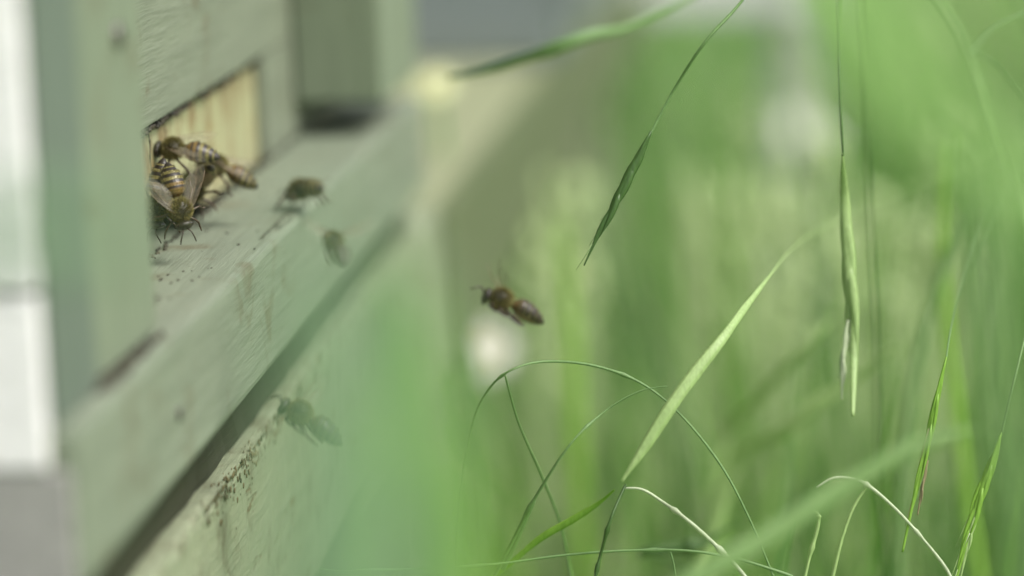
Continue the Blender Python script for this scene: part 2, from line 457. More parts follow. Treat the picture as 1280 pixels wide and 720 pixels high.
def strand(name, ctrl, mat, label, cat, flat=1.0, root=None, extra=(), sub=8, heads=(), group=None, lean=(0, 0)):
    pts, rads = path(ctrl, sub)
    if root is not None: pts, rads = to_ground(pts, rads, root, lean=lean)
    sd_ = ctrl[0][0] * .37
    for i in range(1, len(pts) - 1):
        q = pts[i] * 45 + Vector((sd_, 0, 0)); k = min(1.5 * rads[i], .0006)
        pts[i] = pts[i] + noise.noise_vector(q) * k
        rads[i] *= 1 + .22 * noise.noise(pts[i] * 160)
        if flat == 1.0:
            for nd in (.38, .63): rads[i] *= 1 + .9 * math.exp(-((i / len(pts) - nd) * len(pts) / .9) ** 2)      # joints of the stalk
    base = pts[0] if root == 0 else pts[-1]
    if not extra and not heads:
        vs, fs = tube(pts, rads, flat)
        o = obj(name, vs, fs, mat); off = base.copy()
        o.data.transform(Matrix.Translation(-off)); o.location = off
        return tag(o, label, cat, group, 'thing')
    e = tag(empty(name, base, label, cat, group), kind='thing')
    vs, fs = tube(pts, rads, flat); obj('stem', vs, fs, mat, e)
    for (c2, m2, nm) in extra:
        p2, r2 = path(c2, sub); vs, fs = tube(p2, r2, flat); obj(nm, vs, fs, m2, e)
    for h in heads: spikelet(e, *h)
    return e
def spikelet(parent, ctrl, m1, m2, nlem=9, awn=.35, tight=.75):
    "a brome head: overlapping pointed scales along the axis, each with an awn; ctrl like path(), from its stalk to its tip"
    pts, rads = path(ctrl, 10); n_ = len(pts); L = sum((b - a).length for a, b in zip(pts, pts[1:]))
    vs, fs, mi = [], [], []
    def add(v, f, m):
        b = len(vs); vs.extend(v); fs.extend([tuple(x + b for x in q) for q in f]); mi.extend([m] * len(f))
    v, f = tube(pts, [q * .62 for q in rads], .5, 7); add(v, f, 0)
    for i in range(nlem):
        t = i / nlem * .72; k = int(t * (n_ - 1)); p = pts[k]; d = (pts[min(k + 3, n_ - 1)] - p).normalized()
        sidev = d.cross(CF).normalized() * (1 if i % 2 else -1)
        w = max(rads[k], rads[min(k + 4, n_ - 1)]) * random.uniform(.8, 1.0)
        ll = L * random.uniform(.34, .42) * (1 - .3 * t)
        seg = []
        rr = []
        for j in range(8):
            u = j / 7
            seg.append(p + d * ll * u + sidev * w * tight * math.sin(u * math.pi * .8) + CF * (.12 * MM * ((i * 37) % 5 - 2)))
            rr.append(max(.00003, w * .62 * math.sin(math.pi * min(1, (u + .06) ** .75)) * (1 - u * .25)))
        v, f = tube(seg, rr, .55, 7); add(v, f, 0)
        if awn > 0 and i % 2 == 0:
            a0 = seg[-1]; a1 = a0 + d * L * awn * random.uniform(.6, 1) + sidev * w * .5
            v, f = tube([a0 - d * ll * .1, a0.lerp(a1, .5), a1], [.00008, .00006, .00003], 1, 4); add(v, f, 1)
    o = obj('spikelet', vs, fs, [m1, m2], parent, midx=mi); return o

FD = 0.477
ST = strand
T = 'grass stem'
# the drooping brome stem at the top centre
ST('wild_grass', [(1500, 900, .50, 4), (1480, 300, .50, 4), (1330, -90, .49, 4), (1130, -150, .482, 4), (990, -80, .478, 4), (925, 5, .475, 4), (880, 55, .473, 4), (842, 112, FD, 3.5), (812, 168, FD, 3.5)],
   G['mid'], 'drooping green stem with one dark pointed seed head hanging at top centre', T, root=0,
   heads=[([(814, 164, FD, 5), (800, 193, FD, 17), (784, 224, FD, 20), (765, 262, FD, 14), (745, 300, FD, 7), (730, 332, FD, 3)], G['dark'], G['mid'], 7, .22, .3)])
# the long thin arch under the flying bee, with its side branch
ST('wild_grass', [(568, 720, .50, 3.8), (573, 620, .495, 3.4), (590, 530, .485, 3.0), (612, 487, .478, 3.0), (640, 463, .474, 3.0), (680, 452, FD, 3.4), (740, 456, FD, 3.4), (800, 478, FD, 3.4), (850, 518, FD, 3.0), (900, 582, FD, 3.0), (940, 655, FD, 3.0), (968, 722, FD, 3.0)],
   G['mid'], 'long thin stem arching in a wide bow below the flying bee', T, root=0,
   extra=[([(631, 468, .476, 2.5), (648, 528, .484, 3), (676, 592, .492, 3.5), (700, 655, .50, 4), (716, 730, .505, 4.5)], G['mid'], 'side_shoot')])
ST('wild_grass', [(610, 740, .486, 5.2), (640, 680, .482, 4.5), (672, 618, .477, 3.8), (712, 556, .474, 3.0), (756, 514, FD, 2.6), (798, 490, FD, 2.2), (834, 483, FD, 1.5)],
   G['mid'], 'slender stem curving up inside the wide bow, ending in a thin tip', T, root=0,
   extra=[([(628, 712, .488, 7), (648, 668, .486, 8), (668, 626, .484, 5)], G['mid'], 'side_shoot')])
ST('wild_grass', [(742, 730, .474, 4), (752, 690, .474, 4), (765, 645, .473, 4), (782, 606, FD, 3.5)],
   G['dark'], 'short dark straight stem meeting the foot of the pale blade', T, root=0)
ST('wild_grass', [(560, 760, .495, 5), (628, 712, .49, 6), (676, 672, .487, 9), (716, 648, .485, 9), (748, 628, .483, 5), (768, 612, .48, 2)],
   G['bright'], 'soft green blade leaning low to the right beneath the bowed stem', 'grass blade', .3, root=0)
ST('wild_grass', [(960, 760, .474, 5.6), (925, 714, .474, 5.6), (893, 680, .474, 5.6), (862, 652, .473, 4.8), (830, 629, FD, 4.0), (803, 613, FD, 3.6), (778, 611, FD, 2.4)],
   G['straw'], 'silvery green stem bending over beside the foot of the pale blade', T, root=0)
ST('wild_grass', [(778, 602, .466, 4), (800, 568, .466, 12), (836, 512, .467, 17), (872, 462, .469, 16), (905, 420, .472, 13), (935, 380, .480, 9), (962, 344, .492, 4), (1000, 302, .52, 1.4), (1070, 262, .56, 1.4), (1130, 236, .59, 1.4), (1195, 213, .60, 1.4), (1330, 190, .64, 2.5), (1480, 320, .66, 4), (1520, 700, .66, 4)],
   G['pale'], 'broad pale green head slanting across the picture on a long thin stem', 'grass blade', .35, root=-1)
ST('wild_grass', [(400, 712, .472, 2.4), (430, 716, .472, 4.0), (470, 713, .472, 4.0), (520, 711, FD, 3.2), (610, 706, FD, 3.2), (700, 695, FD, 3.2), (790, 689, FD, 3.2), (860, 689, FD, 3.6), (925, 700, FD, 4.0), (990, 720, FD, 4.0)],
   G['mid'], 'thin stem lying almost level along the bottom edge', T, root=-1,
   extra=[([(838, 690, FD, 2.5), (842, 705, FD, 2.5), (846, 730, FD, 2.5)], G['mid'], 'side_shoot')])
ST('wild_grass', [(1195, 735, FD, 4.2), (1180, 706, FD, 4.2), (1150, 668, FD, 4.2), (1118, 634, FD, 4.2), (1085, 607, FD, 4.7), (1062, 598, FD, 4.2), (1040, 598, FD, 3.8), (1021, 609, FD, 2.5)],
   G['straw'], 'whitish stem bent into a hook with a second shoot hanging from it', T, root=0,
   extra=[([(1083, 609, FD, 3), (1066, 636, FD, 4), (1052, 675, FD, 4.5), (1040, 725, FD, 5)], G['pale'], 'side_shoot')])
ST('wild_grass', [(1000, 740, FD, 4), (1010, 698, FD, 4), (1021, 662, FD, 4.5), (1023, 645, FD, 4), (1016, 640, FD, 3.5), (1008, 640, FD, 2)],
   G['pale'], 'small pale stem with a tight crook at its tip, left of the whitish hook', T, root=0)
ST('wild_grass', [(1400, 1500, .70, 3), (1400, 500, .68, 3), (1330, 160, .65, 2.5), (1250, 250, .59, 2.5), (1205, 350, .52, 2.2), (1190, 405, .49, 2.2), (1183, 448, FD, 2.5)],
   G['mid'], 'thin stem whose narrow bright green head hangs upright and ends in brown tips', T, root=0,
   heads=[([(1183, 446, FD, 4), (1175, 480, FD, 9), (1166, 522, FD, 9), (1156, 566, FD, 8), (1143, 620, FD, 7), (1128, 690, FD, 5)], G['bright'], G['brown'], 8, .16),
          ([(1160, 575, FD, 3), (1153, 610, FD, 5), (1147, 644, FD, 3)], G['brown'], G['brown'], 4, .1)])
ST('wild_grass', [(1400, 900, .50, 5), (1390, 420, .495, 5), (1330, 350, .49, 4), (1290, 400, .482, 4), (1270, 470, .476, 3.5), (1252, 542, FD, 3)],
   G['mid'], 'stem at the right edge with a fat drooping bright green seed head', T, root=0,
   heads=[([(1252, 540, FD, 5), (1242, 572, FD, 12), (1228, 610, FD, 13), (1214, 655, FD, 10), (1202, 700, FD, 7), (1192, 735, FD, 4)], G['bright'], G['pale'], 9, .25),
          ([(1222, 640, FD, 5), (1212, 672, FD, 7), (1200, 725, FD, 4)], G['pale'], G['straw'], 5, .2)])
ST('wild_grass', [(1120, 1400, .56, 4), (1090, 300, .55, 4), (1062, -160, .53, 3), (1050, -60, .51, 3), (1049, 60, .492, 3), (1050, 130, .488, 3), (1053, 195, .487, 3)],
   G['dark'], 'hair-thin vertical stem ending in a long whitish green hanging head', T, root=0,
   heads=[([(1053, 192, .487, 4), (1055, 240, .494, 19), (1059, 300, .495, 25), (1063, 360, .495, 25), (1067, 430, .496, 20), (1066, 520, .49, 7)], G['pale'], G['straw'], 7, .12, .34),
          ([(1060, 400, .495, 5), (1054, 450, .495, 8), (1052, 500, .495, 4)], G['straw'], G['straw'], 4, .1)])
ST('wild_grass', [(905, 740, .56, 4), (830, 700, .555, 4), (800, 690, .55, 8), (845, 686, .55, 17), (880, 680, .55, 12), (905, 662, .55, 4), (925, 652, .55, 3)],
   G['dark'], 'dark blurred bud-like shoot low behind the level stem', T, root=0)
# softly blurred ones, in front of or behind the sharp plane
ST('wild_grass', [(820, 756, .395, 28), (880, 720, .395, 29), (960, 674, .395, 29), (1040, 620, .395, 27), (1110, 577, .395, 23), (1160, 554, .395, 16), (1220, 540, .395, 6)],
   G['blue'], 'wide soft green blade sweeping up to the right, blurred, in front of the whitish hook', 'grass blade', .2, root=0)
ST('wild_grass', [(880, 760, .62, 10), (905, 560, .62, 14), (955, 492, .61, 14), (1005, 436, .60, 10), (1040, 396, .60, 4)],
   G['pale'], 'pale blurred blade behind the broad pale head, steeper of the crossing pair', 'grass blade', .3, root=0)
ST('wild_grass', [(860, 800, .60, 14), (915, 590, .60, 20), (985, 535, .59, 20), (1060, 478, .585, 16), (1120, 432, .58, 6)],
   G['pale'], 'green blurred blade, flatter of the pair crossing right of centre', 'grass blade', .3, root=0)
ST('wild_grass', [(1500, 500, .72, 10), (1200, -120, .66, 8), (950, -50, .60, 7), (800, 28, .56, 8), (735, 44, .55, 16), (680, 64, .55, 17), (620, 82, .56, 12), (560, 96, .57, 5)],
   G['mid'], 'slim green blade pointing left above the blue-grey hive', 'grass blade', .4, root=0)
ST('wild_grass', [(1420, 900, .21, 70), (1360, 330, .21, 90), (1225, 190, .21, 70), (1120, 80, .21, 88), (1030, -40, .21, 92), (930, -180, .21, 60)],
   G['lime'], 'very close bright green blade, a broad blur across the top right corner', 'grass blade', .12, root=0)
ST('wild_grass', [(1290, 800, .40, 6), (1300, 420, .41, 6), (1270, 250, .415, 6), (1240, 150, .415, 6), (1210, 62, .415, 6), (1165, -10, .415, 6), (1100, -80, .415, 4)],
   G['blue'], 'blurred stem curving down the right edge with two fine side branches', T, root=0,
   extra=[([(1214, 66, .43, 3), (1238, 38, .44, 3), (1265, 22, .445, 3), (1300, 8, .45, 3)], G['mid'], 'side_shoot'),
          ([(1218, 66, .43, 3), (1245, 80, .44, 3), (1268, 108, .445, 3), (1300, 150, .45, 3)], G['mid'], 'side_shoot')])
# blades very close to the lens: soft veils over the hive
def near_blade(name, px, top, d, w, mat, label, lean=0.0, flat=.12):
    ctrl = []
    for k in range(7):
        t = k / 6; py = 820 - (820 - top) * t
        ctrl.append((px + lean * t + 18 * math.sin(t * 3 + px), py, d, w * (1 - .35 * t) if k < 6 else w * .15))
    return ST(name, ctrl, mat, label, 'grass blade', flat, root=0)
near_blade('wild_grass', 422, 275, .163, 205, G['veil'], 'very close bluish green blade, a tall soft blur in front of the stand', 25)
near_blade('wild_grass', 560, 330, .23, 80, G['vivid'], 'close vivid green blade, soft blur just right of the landing board', -35)
near_blade('wild_grass', 500, 470, .20, 80, G['bright'], 'close light green blade low between the bluish and the vivid ones', 30)
near_blade('wild_grass', 625, 560, .24, 60, G['bright'], 'close green blade whose blunt tip rises low under the flying bee', -20)
ST('wild_grass', [(-330, 420, .20, 40), (-180, 335, .20, 60), (-40, 300, .20, 80), (70, 290, .20, 90), (120, 290, .20, 60), (165, 296, .20, 20)], G['veil'],
   'very close pale green leaf tip, a faint level blur across the near hive post', 'grass blade', .12, root=0)
# soft blades out of focus, each of its own
def soft(ctrl, mat, label, flat=.25, root=0):
    return ST('wild_grass', ctrl, mat, label, 'grass blade', flat, root=root)
soft([(1290, 760, .30, 30), (1250, 500, .30, 34), (1225, 300, .30, 30), (1215, 150, .30, 14)], G['mid'], 'upright close green blade, a broad soft band near the right edge', .15)
soft([(1230, 780, .64, 14), (1200, 520, .64, 18), (1180, 330, .64, 16), (1190, 170, .64, 6)], G['bright'], 'bright green blurred upright blade behind the narrow brown-tipped head')
soft([(730, 780, .75, 18), (722, 560, .75, 22), (712, 400, .75, 22), (700, 280, .75, 8)], G['bright'], 'blurred green blade standing right of the flying bee')
soft([(1120, 790, .60, 10), (1135, 560, .60, 13), (1160, 400, .60, 13), (1200, 290, .60, 10), (1240, 250, .60, 4)], G['mid'], 'mid green blurred blade right of the long whitish head')

# ------------------------------------------------------------------ flowers in the background
def daisy(p, r, tone, label):
    e = empty('wild_flower', Vector((p.x, p.y, 0)), label, 'flower', 'pale wild flowers in the grass')
    pts = [Vector((p.x, p.y, -.003)).lerp(p, k / 8) + Vector((.006 * math.sin(k / 8 * 3.1), 0, 0)) for k in range(9)]
    v, f = tube(pts, [.0012] * 9, 1, 6, Vector((0, 1, 0))); obj('stem', v, f, G['mid'], e)
    vs, fs = [], []
    q = Vector((-.1, -.75, .65)).normalized().to_track_quat('Z', 'Y')
    for k in range(18):
        a = 2 * math.pi * k / 18; b = len(vs)
        for j in range(6):
            u = j / 5; w = r * .17 * math.sin(math.pi * (u * .8 + .12)); rr = r * (.2 + .8 * u)
            for s_ in (-1, 1):
                for z_ in (0, .0004):
                    vs.append(p + q @ (Matrix.Rotation(a, 3, 'Z') @ Vector((rr, s_ * w, .15 * r * math.sin(u * 3) + z_))))
        for j in range(5):
            i = b + j * 4
            fs += [(i, i + 2, i + 6, i + 4), (i + 1, i + 5, i + 7, i + 3)]
    obj('petals', vs, fs, FW if tone == 'white' else FC, e)
    vs, fs = [], []; blob(vs, fs, p + q @ Vector((0, 0, .001)), r * .27, 3, 10, (1, 1, .7)); obj('flower_centre', vs, fs, FY, e)
    return e
n = N('petal_white'); FW = n.done(n.pr(n.mix(n.noise(n.coords(), 200), (.88, .84, .80), (.84, .84, .76)), .6))
n = N('petal_cream'); FC = n.done(n.pr(n.mix(n.noise(n.coords(), 200), (.66, .68, .40), (.58, .62, .34)), .6))
n = N('flower_yellow'); FY = n.done(n.pr(n.mix(n.noise(n.coords(), 900), (.6, .5, .12), (.45, .36, .08)), .7))
daisy(at(604, 440, .98), .0105, 'white', 'white flower just below the flying bee, seen as a soft pale disc')
daisy(at(702, 335, 1.15), .010, 'yellow', 'pale flower between the flying bee and the hanging dark seed head')
daisy(at(545, 108, .80), .0055, 'yellow', 'small creamy flower just right of the hive corner post')
daisy(at(1010, 165, 1.7), .016, 'white', 'pale flower in front of the weathered stake')

# ------------------------------------------------------------------ meadow grass (stuff)
def meadow(name, npl, yr, xr, hr, wr, label, avoid=True, seed=1, power=1.0, lim=-.075):
    g = np.random.default_rng(seed)
    y = yr[0] + (yr[1] - yr[0]) * g.random(npl) ** power
    x = xr[0] + (xr[1] - xr[0]) * g.random(npl)
    if avoid:                                            # keep clear of the stand, the hives and the sharp zone
        k = (x > lim + .02 * g.random(npl)) | (y > 1.75)
        k &= ~((np.abs(x + .045) < .07) & (y > 1.2) & (y < 1.8))
        x, y = x[k], y[k]
    n_ = len(x)
    h = (hr[0] + (hr[1] - hr[0]) * g.random(n_) ** .8)
    w = wr[0] + (wr[1] - wr[0]) * g.random(n_) ** 2
    az = g.random(n_) * 2 * np.pi; lean = h * (.08 + .5 * g.random(n_) ** 2)
    fa = g.random(n_) * 2 * np.pi
    SEG = 5
    V = np.zeros((n_, (SEG + 1) * 2, 3))
    for s_ in range(SEG + 1):
        t = s_ / SEG
        cx = x + np.cos(az) * lean * t ** 2; cy = y + np.sin(az) * lean * t ** 2
        cz = h * (t - .18 * t ** 3 * (lean / h) * 2) - .004
        ww = w * (1 - t ** 2.5) * .5 + .0001
        V[:, 2 * s_, 0] = cx - np.cos(fa) * ww; V[:, 2 * s_, 1] = cy - np.sin(fa) * ww; V[:, 2 * s_, 2] = cz
        V[:, 2 * s_ + 1, 0] = cx + np.cos(fa) * ww; V[:, 2 * s_ + 1, 1] = cy + np.sin(fa) * ww; V[:, 2 * s_ + 1, 2] = cz
    nv = (SEG + 1) * 2
    base = (np.arange(n_) * nv)[:, None, None]
    q = np.array([[2 * s_, 2 * s_ + 1, 2 * s_ + 3, 2 * s_ + 2] for s_ in range(SEG)])[None]
    Fq = (base + q).reshape(-1)
    me = bpy.data.meshes.new(name)
    me.vertices.add(n_ * nv); me.vertices.foreach_set('co', V.reshape(-1).astype(np.float32))
    me.loops.add(len(Fq)); me.loops.foreach_set('vertex_index', Fq.astype(np.int32))
    me.polygons.add(len(Fq) // 4); me.polygons.foreach_set('loop_start', np.arange(0, len(Fq), 4, dtype=np.int32))
    # species colour: patches of yellowish, fresh and bluish grass, some dry straws
    pal = np.array([[.07, .18, .03], [.18, .38, .045], [.17, .36, .12], [.34, .52, .18], [.58, .66, .38], [.23, .43, .11]])
    pn = np.array([noise.noise(Vector((a * 2.6 + 5, b * 1.7, 0))) for a, b in zip(x, y)])
    idx = np.clip(((pn * 1.6 + .5) * 3.4 + g.normal(0, .9, n_)).astype(int), 0, 5)
    dry = g.random(n_) < .07; idx[dry] = 4
    for (px_, py_, rr_, ci_) in ((-.02, 1.0, .07, 4), (.04, .98, .06, 3), (-.09, .95, .035, 4), (-.03, 1.4, .16, 0), (.10, 1.45, .12, 0), (.04, .88, .03, 0), (-.05, .90, .025, 0), (.16, 1.2, .1, 0), (.07, 1.9, .2, 3), (-.03, .83, .03, 1), (.12, .9, .05, 5)):
        near = np.hypot(x - px_, (y - py_) * .6) < rr_ * (.5 + g.random(n_)); idx[near & (g.random(n_) < .7)] = ci_
    c = pal[idx] * (.75 + .5 * g.random((n_, 1)))
    rgba = np.ones((n_, nv, 4)); rgba[:, :, :3] = c[:, None, :]
    at_ = me.color_attributes.new('tint', 'FLOAT_COLOR', 'POINT'); at_.data.foreach_set('color', rgba.reshape(-1).astype(np.float32))
    me.materials.append(M['field']); me.update(); me.validate()
    me.polygons.foreach_set('use_smooth', [True] * len(me.polygons))
    o = bpy.data.objects.new(name, me); COL.objects.link(o)
    return tag(o, label, 'grass', kind='stuff')
meadow('meadow_grass', 7000, (.80, 2.4), (-.12, .75), (.17, .33), (.0015, .005), 'tall soft green meadow grass filling the background', seed=1)
meadow('meadow_grass', 1500, (.84, 1.75), (-.22, -.06), (.12, .235), (.0015, .005), 'shorter grass growing up under the stand rail', seed=5, lim=-.3)
meadow('meadow_grass', 22000, (2.2, 7), (-1.5, 1.8), (.16, .30), (.003, .008), 'far meadow grass beyond the hives', seed=2, power=1.4)
meadow('meadow_grass', 30000, (6, 30), (-8, 9), (.2, .4), (.008, .02), 'distant meadow grass towards the horizon', seed=3, power=1.6)
meadow('meadow_grass', 520, (.57, .84), (-.045, .30), (.13, .34), (.0008, .0035), 'fine blurred stems standing just behind the sharp ones', seed=4)

# pale seed heads nodding in the background grass
cv, cf = [], []
for (px_, py_, d_, sp_, k_) in ((715, 250, 1.0, 34, 16), (690, 330, .95, 24, 10), (930, 290, 1.0, 60, 34), (1010, 250, 1.1, 50, 20), (1110, 330, .95, 50, 22), (1200, 300, 1.0, 60, 16), (990, 130, 1.5, 35, 10), (860, 350, 1.05, 40, 10), (1060, 400, .9, 80, 14), (1230, 60, 1.3, 50, 8)):
    for i in range(int(k_ * .6)):
        p = at(px_ + random.gauss(0, sp_), py_ + random.gauss(0, sp_), d_ * random.uniform(.9, 1.15))
        for j in range(5):
            blob(cv, cf, p + Vector((random.gauss(0, 1), random.gauss(0, 1), 3.2 * (j - 2))) * MM, random.uniform(1.8, 3.6) * MM, i * 7 + j, 6, (.9, .9, 1.4))
        t_ = Vector((p.x + random.gauss(0, .01), p.y + random.gauss(0, .01), -.002)); v, f = tube([t_, t_.lerp(p, .5) + Vector((.004, 0, 0)), p], [.0006, .0006, .0005], 1, 5, Vector((0, 1, .01)))
        b0 = len(cv); cv.extend(v); cf.extend([tuple(q + b0 for q in g) for g in f])
sh = obj('seed_heads', cv, cf, G['cream']); tag(sh, 'pale creamy seed heads scattered through the blurred background grass', 'seed heads', kind='stuff')

# ------------------------------------------------------------------ honey bees
def mat_vcol(name, rough=.55, bumpy=True, coat=0):
    n = N(name); a = n.n('ShaderNodeAttribute', attribute_name='tint')
    b = n.bump(n.noise(n.coords(), 3500, 3), .35, .0001)
    return n.done(n.pr(a.outputs['Color'], rough, b))
M['bee'] = mat_vcol('bee_body', .42)
M['fuzz'] = mat_vcol('bee_fuzz', .7)
n = N('bee_eye'); M['eye'] = n.done(n.pr(n.mix(n.noise(n.coords(), 4000), (.010, .008, .006), (.03, .02, .015)), .25))
n = N('bee_antenna'); M['ant'] = n.done(n.pr(n.mix(n.noise(n.coords(), 3000), (.02, .014, .008), (.05, .03, .015)), .45))
n = N('bee_wing')
p_ = n.pr(n.mix(n.noise(n.coords(), 1200), (.30, .28, .20), (.38, .36, .28)), .35)
tr = n.n('ShaderNodeBsdfTransparent'); mx = n.n('ShaderNodeMixShader'); mx.inputs[0].default_value = .11
n.l(tr.outputs[0], mx.inputs[1]); n.l(p_, mx.inputs[2]); M['wing'] = n.done(mx.outputs[0])
n = N('bee_wing_vein'); M['vein'] = n.done(n.pr(n.mix(n.noise(n.coords(), 900), (.12, .08, .04), (.2, .14, .08)), .5))

ABD = [(-7.3, -.9, .18), (-6.9, -.82, .62), (-6.2, -.66, 1.12), (-5.2, -.42, 1.62), (-4.0, -.18, 1.95), (-2.8, .0, 2.08), (-1.7, .1, 1.85), (-.9, .1, 1.25), (-.45, .05, .6)]
def body_mesh(kind):
    "one continuous body (head, thorax, waist, abdomen and six legs) fused with a voxel remesh; units mm, +X is forward, +Z is the back"
    parts = []
    def rings(axis, seg=18, sy=1.0, sz=1.0):
        vs, fs = [], []
        for (x, z, r) in axis:
            for k in range(seg):
                a = 2 * math.pi * k / seg; vs.append(Vector((x, math.cos(a) * r * sy, z + math.sin(a) * r * sz)))
        for i in range(len(axis) - 1):
            for k in range(seg):
                k2 = (k + 1) % seg; fs.append((i * seg + k, (i + 1) * seg + k, (i + 1) * seg + k2, i * seg + k2))
        fs.append(tuple(range(seg))); fs.append(tuple((len(axis) - 1) * seg + k for k in range(seg - 1, -1, -1)))
        return vs, fs
    abd = []
    for i in range(len(ABD) - 1):                     # overlapping tergites: each ring swells then steps in
        a, b = ABD[i], ABD[i + 1]
        for k in range(4):
            t = k / 4; x = a[0] + (b[0] - a[0]) * t
            z = a[1] + (b[1] - a[1]) * t; r = a[2] + (b[2] - a[2]) * t
            ph = ((x + 7.3) / 1.22) % 1
            abd.append((x, z, r * (1 + .045 * (.5 - ph))))
    abd.append(ABD[-1])
    parts.append(rings(abd, 22, 1.0, .90))
    parts.append(rings([(-.7, .05, .55), (0.0, .05, .55), (.5, .1, .8)], 12))
    th = [(2.0 + 2.0 * math.cos(math.pi * (1 - k / 10)), .25, max(.15, 1.92 * math.sin(math.pi * k / 10) ** .7)) for k in range(11)]
    parts.append(rings(th, 20, 1.0, .95))
    parts.append(rings([(3.6, .05, .5), (4.4, -.1, .55)], 10))
    hd = [(4.75 + .78 * math.cos(math.pi * (1 - k / 8)), -.25 - .12 * k / 8, max(.1, 1.55 * math.sin(math.pi * k / 8) ** .75)) for k in range(9)]
    parts.append(rings(hd, 18, 1.08, 1.05))
    parts.append(rings([(4.7, -1.1, .7), (5.0, -1.8, .42), (5.05, -2.25, .22)], 10, 1.1, .8))
    parts.append(rings([(5.0, -1.9, .22), (4.9, -2.6, .16)], 8))
    legs = []
    walk = kind != 'fly'
    for s_ in (-1, 1):
        if walk:
            L = [[(3.0, .8, -1.2), (3.6, 2.0, -1.3), (4.6, 3.0, -1.7), (5.1, 3.3, -2.7), (5.9, 3.5, -3.1)],
                 [(2.0, .8, -1.3), (2.0, 2.4, -1.0), (1.9, 3.9, -1.6), (1.8, 4.5, -2.8), (2.0, 5.3, -3.1)],
                 [(1.0, .8, -1.2), (.2, 2.2, -.7), (-1.4, 3.2, -1.5), (-2.6, 3.5, -2.7), (-3.7, 3.8, -3.1)]]
            jig = .35
        else:
            L = [[(3.0, .8, -1.1), (3.4, 1.3, -1.6), (2.8, 1.2, -2.0), (2.2, 1.0, -2.2), (1.7, .9, -2.3)],
                 [(2.0, .8, -1.2), (1.8, 1.6, -1.7), (.8, 1.7, -2.1), (-.1, 1.5, -2.3), (-.8, 1.4, -2.4)],
                 [(1.0, .8, -1.1), (.1, 1.7, -1.6), (-1.6, 1.9, -2.2), (-3.1, 1.7, -2.6), (-4.1, 1.5, -2.9)]]
            jig = .2
        rs = [.33, .30, .24, .20, .14]
        for li, ch in enumerate(L):
            pts = []
            for j, q in enumerate(ch):
                dx, dz = (random.uniform(-jig, jig), random.uniform(-jig, jig) * .3) if 0 < j < 5 else (0, 0)
                pts.append(Vector((q[0] + dx * (.5 if j < 3 else 1), q[1] * s_, q[2] + (dz if j < 3 else 0))))
            c = [Vector(t[:3]) for t in catmull([tuple(p) for p in pts], 4)]
            rr = []
            for k in range(len(c)):
                u = k / (len(c) - 1) * 4; i0 = min(3, int(u)); base = rs[i0] + (rs[i0 + 1] - rs[i0]) * (u - i0)
                if li == 2 and 1.6 < u < 3.1: base *= 1.45        # the broad hind shin with its basket
                rr.append(base)
            legs.append(c)
            parts.append(tube(c, rr, .8, 8, Vector((1, 0, .01))))
    vs, fs = [], []
    for v, f in parts:
        b = len(vs); vs.extend(v); fs.extend([tuple(x + b for x in q) for q in f])
    me = bpy.data.meshes.new('bee_tmp'); me.from_pydata([tuple(v) for v in vs], [], fs)
    bm = bmesh.new(); bm.from_mesh(me); bmesh.ops.recalc_face_normals(bm, faces=bm.faces[:]); bm.to_mesh(me); bm.free()
    o = bpy.data.objects.new('bee_tmp', me); COL.objects.link(o)
    md = o.modifiers.new('r', 'REMESH'); md.mode = 'VOXEL'; md.voxel_size = .1
    sm = o.modifiers.new('s', 'SMOOTH'); sm.factor = .5; sm.iterations = 2
    dg = bpy.context.evaluated_depsgraph_get(); dg.update()
    out = bpy.data.meshes.new_from_object(o.evaluated_get(dg)); out.name = 'bee_body'
    bpy.data.objects.remove(o)
    LP = np.array([tuple(p) for c in legs for p in c[5:]])
    cols = []
    for v in out.vertices:
        x, y, z = v.co
        dleg = np.min(np.sum((LP - np.array((x, y, z))) ** 2, axis=1)) ** .5
        inbody = math.hypot(y, z) < 2.25 and z > -1.75
        if dleg < .5 and not (inbody and x < -.5 and abs(y) < 1.9):
            c = (.045, .028, .012)
        elif x < -.5:
            zc = np.interp(x, [a[0] for a in ABD], [a[1] for a in ABD])
            ph = ((x + 7.3) / 1.22) % 1
            band = ph > .52                            # hairy pale half of each ring
            ab = (x + 7.3) / 6.8
            dark = (.018, .013, .008)
            amber = (.20, .13, .04) if ab > .62 else (.21, .185, .065)
            if kind == 'fly': amber = (.06, .052, .02)
            c = amber if band else dark
            if ab > .78 and not band: c = (.10, .06, .02)
            if ab < .14: c = dark
            if z < zc - 1.1: c = (.16, .11, .06)
        elif x < 4.0: c = (.045, .04, .018)
        else: c = (.030, .028, .015)
        cols.append((*c, 1))
    a = out.color_attributes.new('tint', 'FLOAT_COLOR', 'POINT')
    a.data.foreach_set('color', [q for c in cols for q in c])
    for p in out.polygons: p.use_smooth = True
    out.materials.append(M['bee'])
    out.transform(Matrix.Scale(MM, 4)); return out
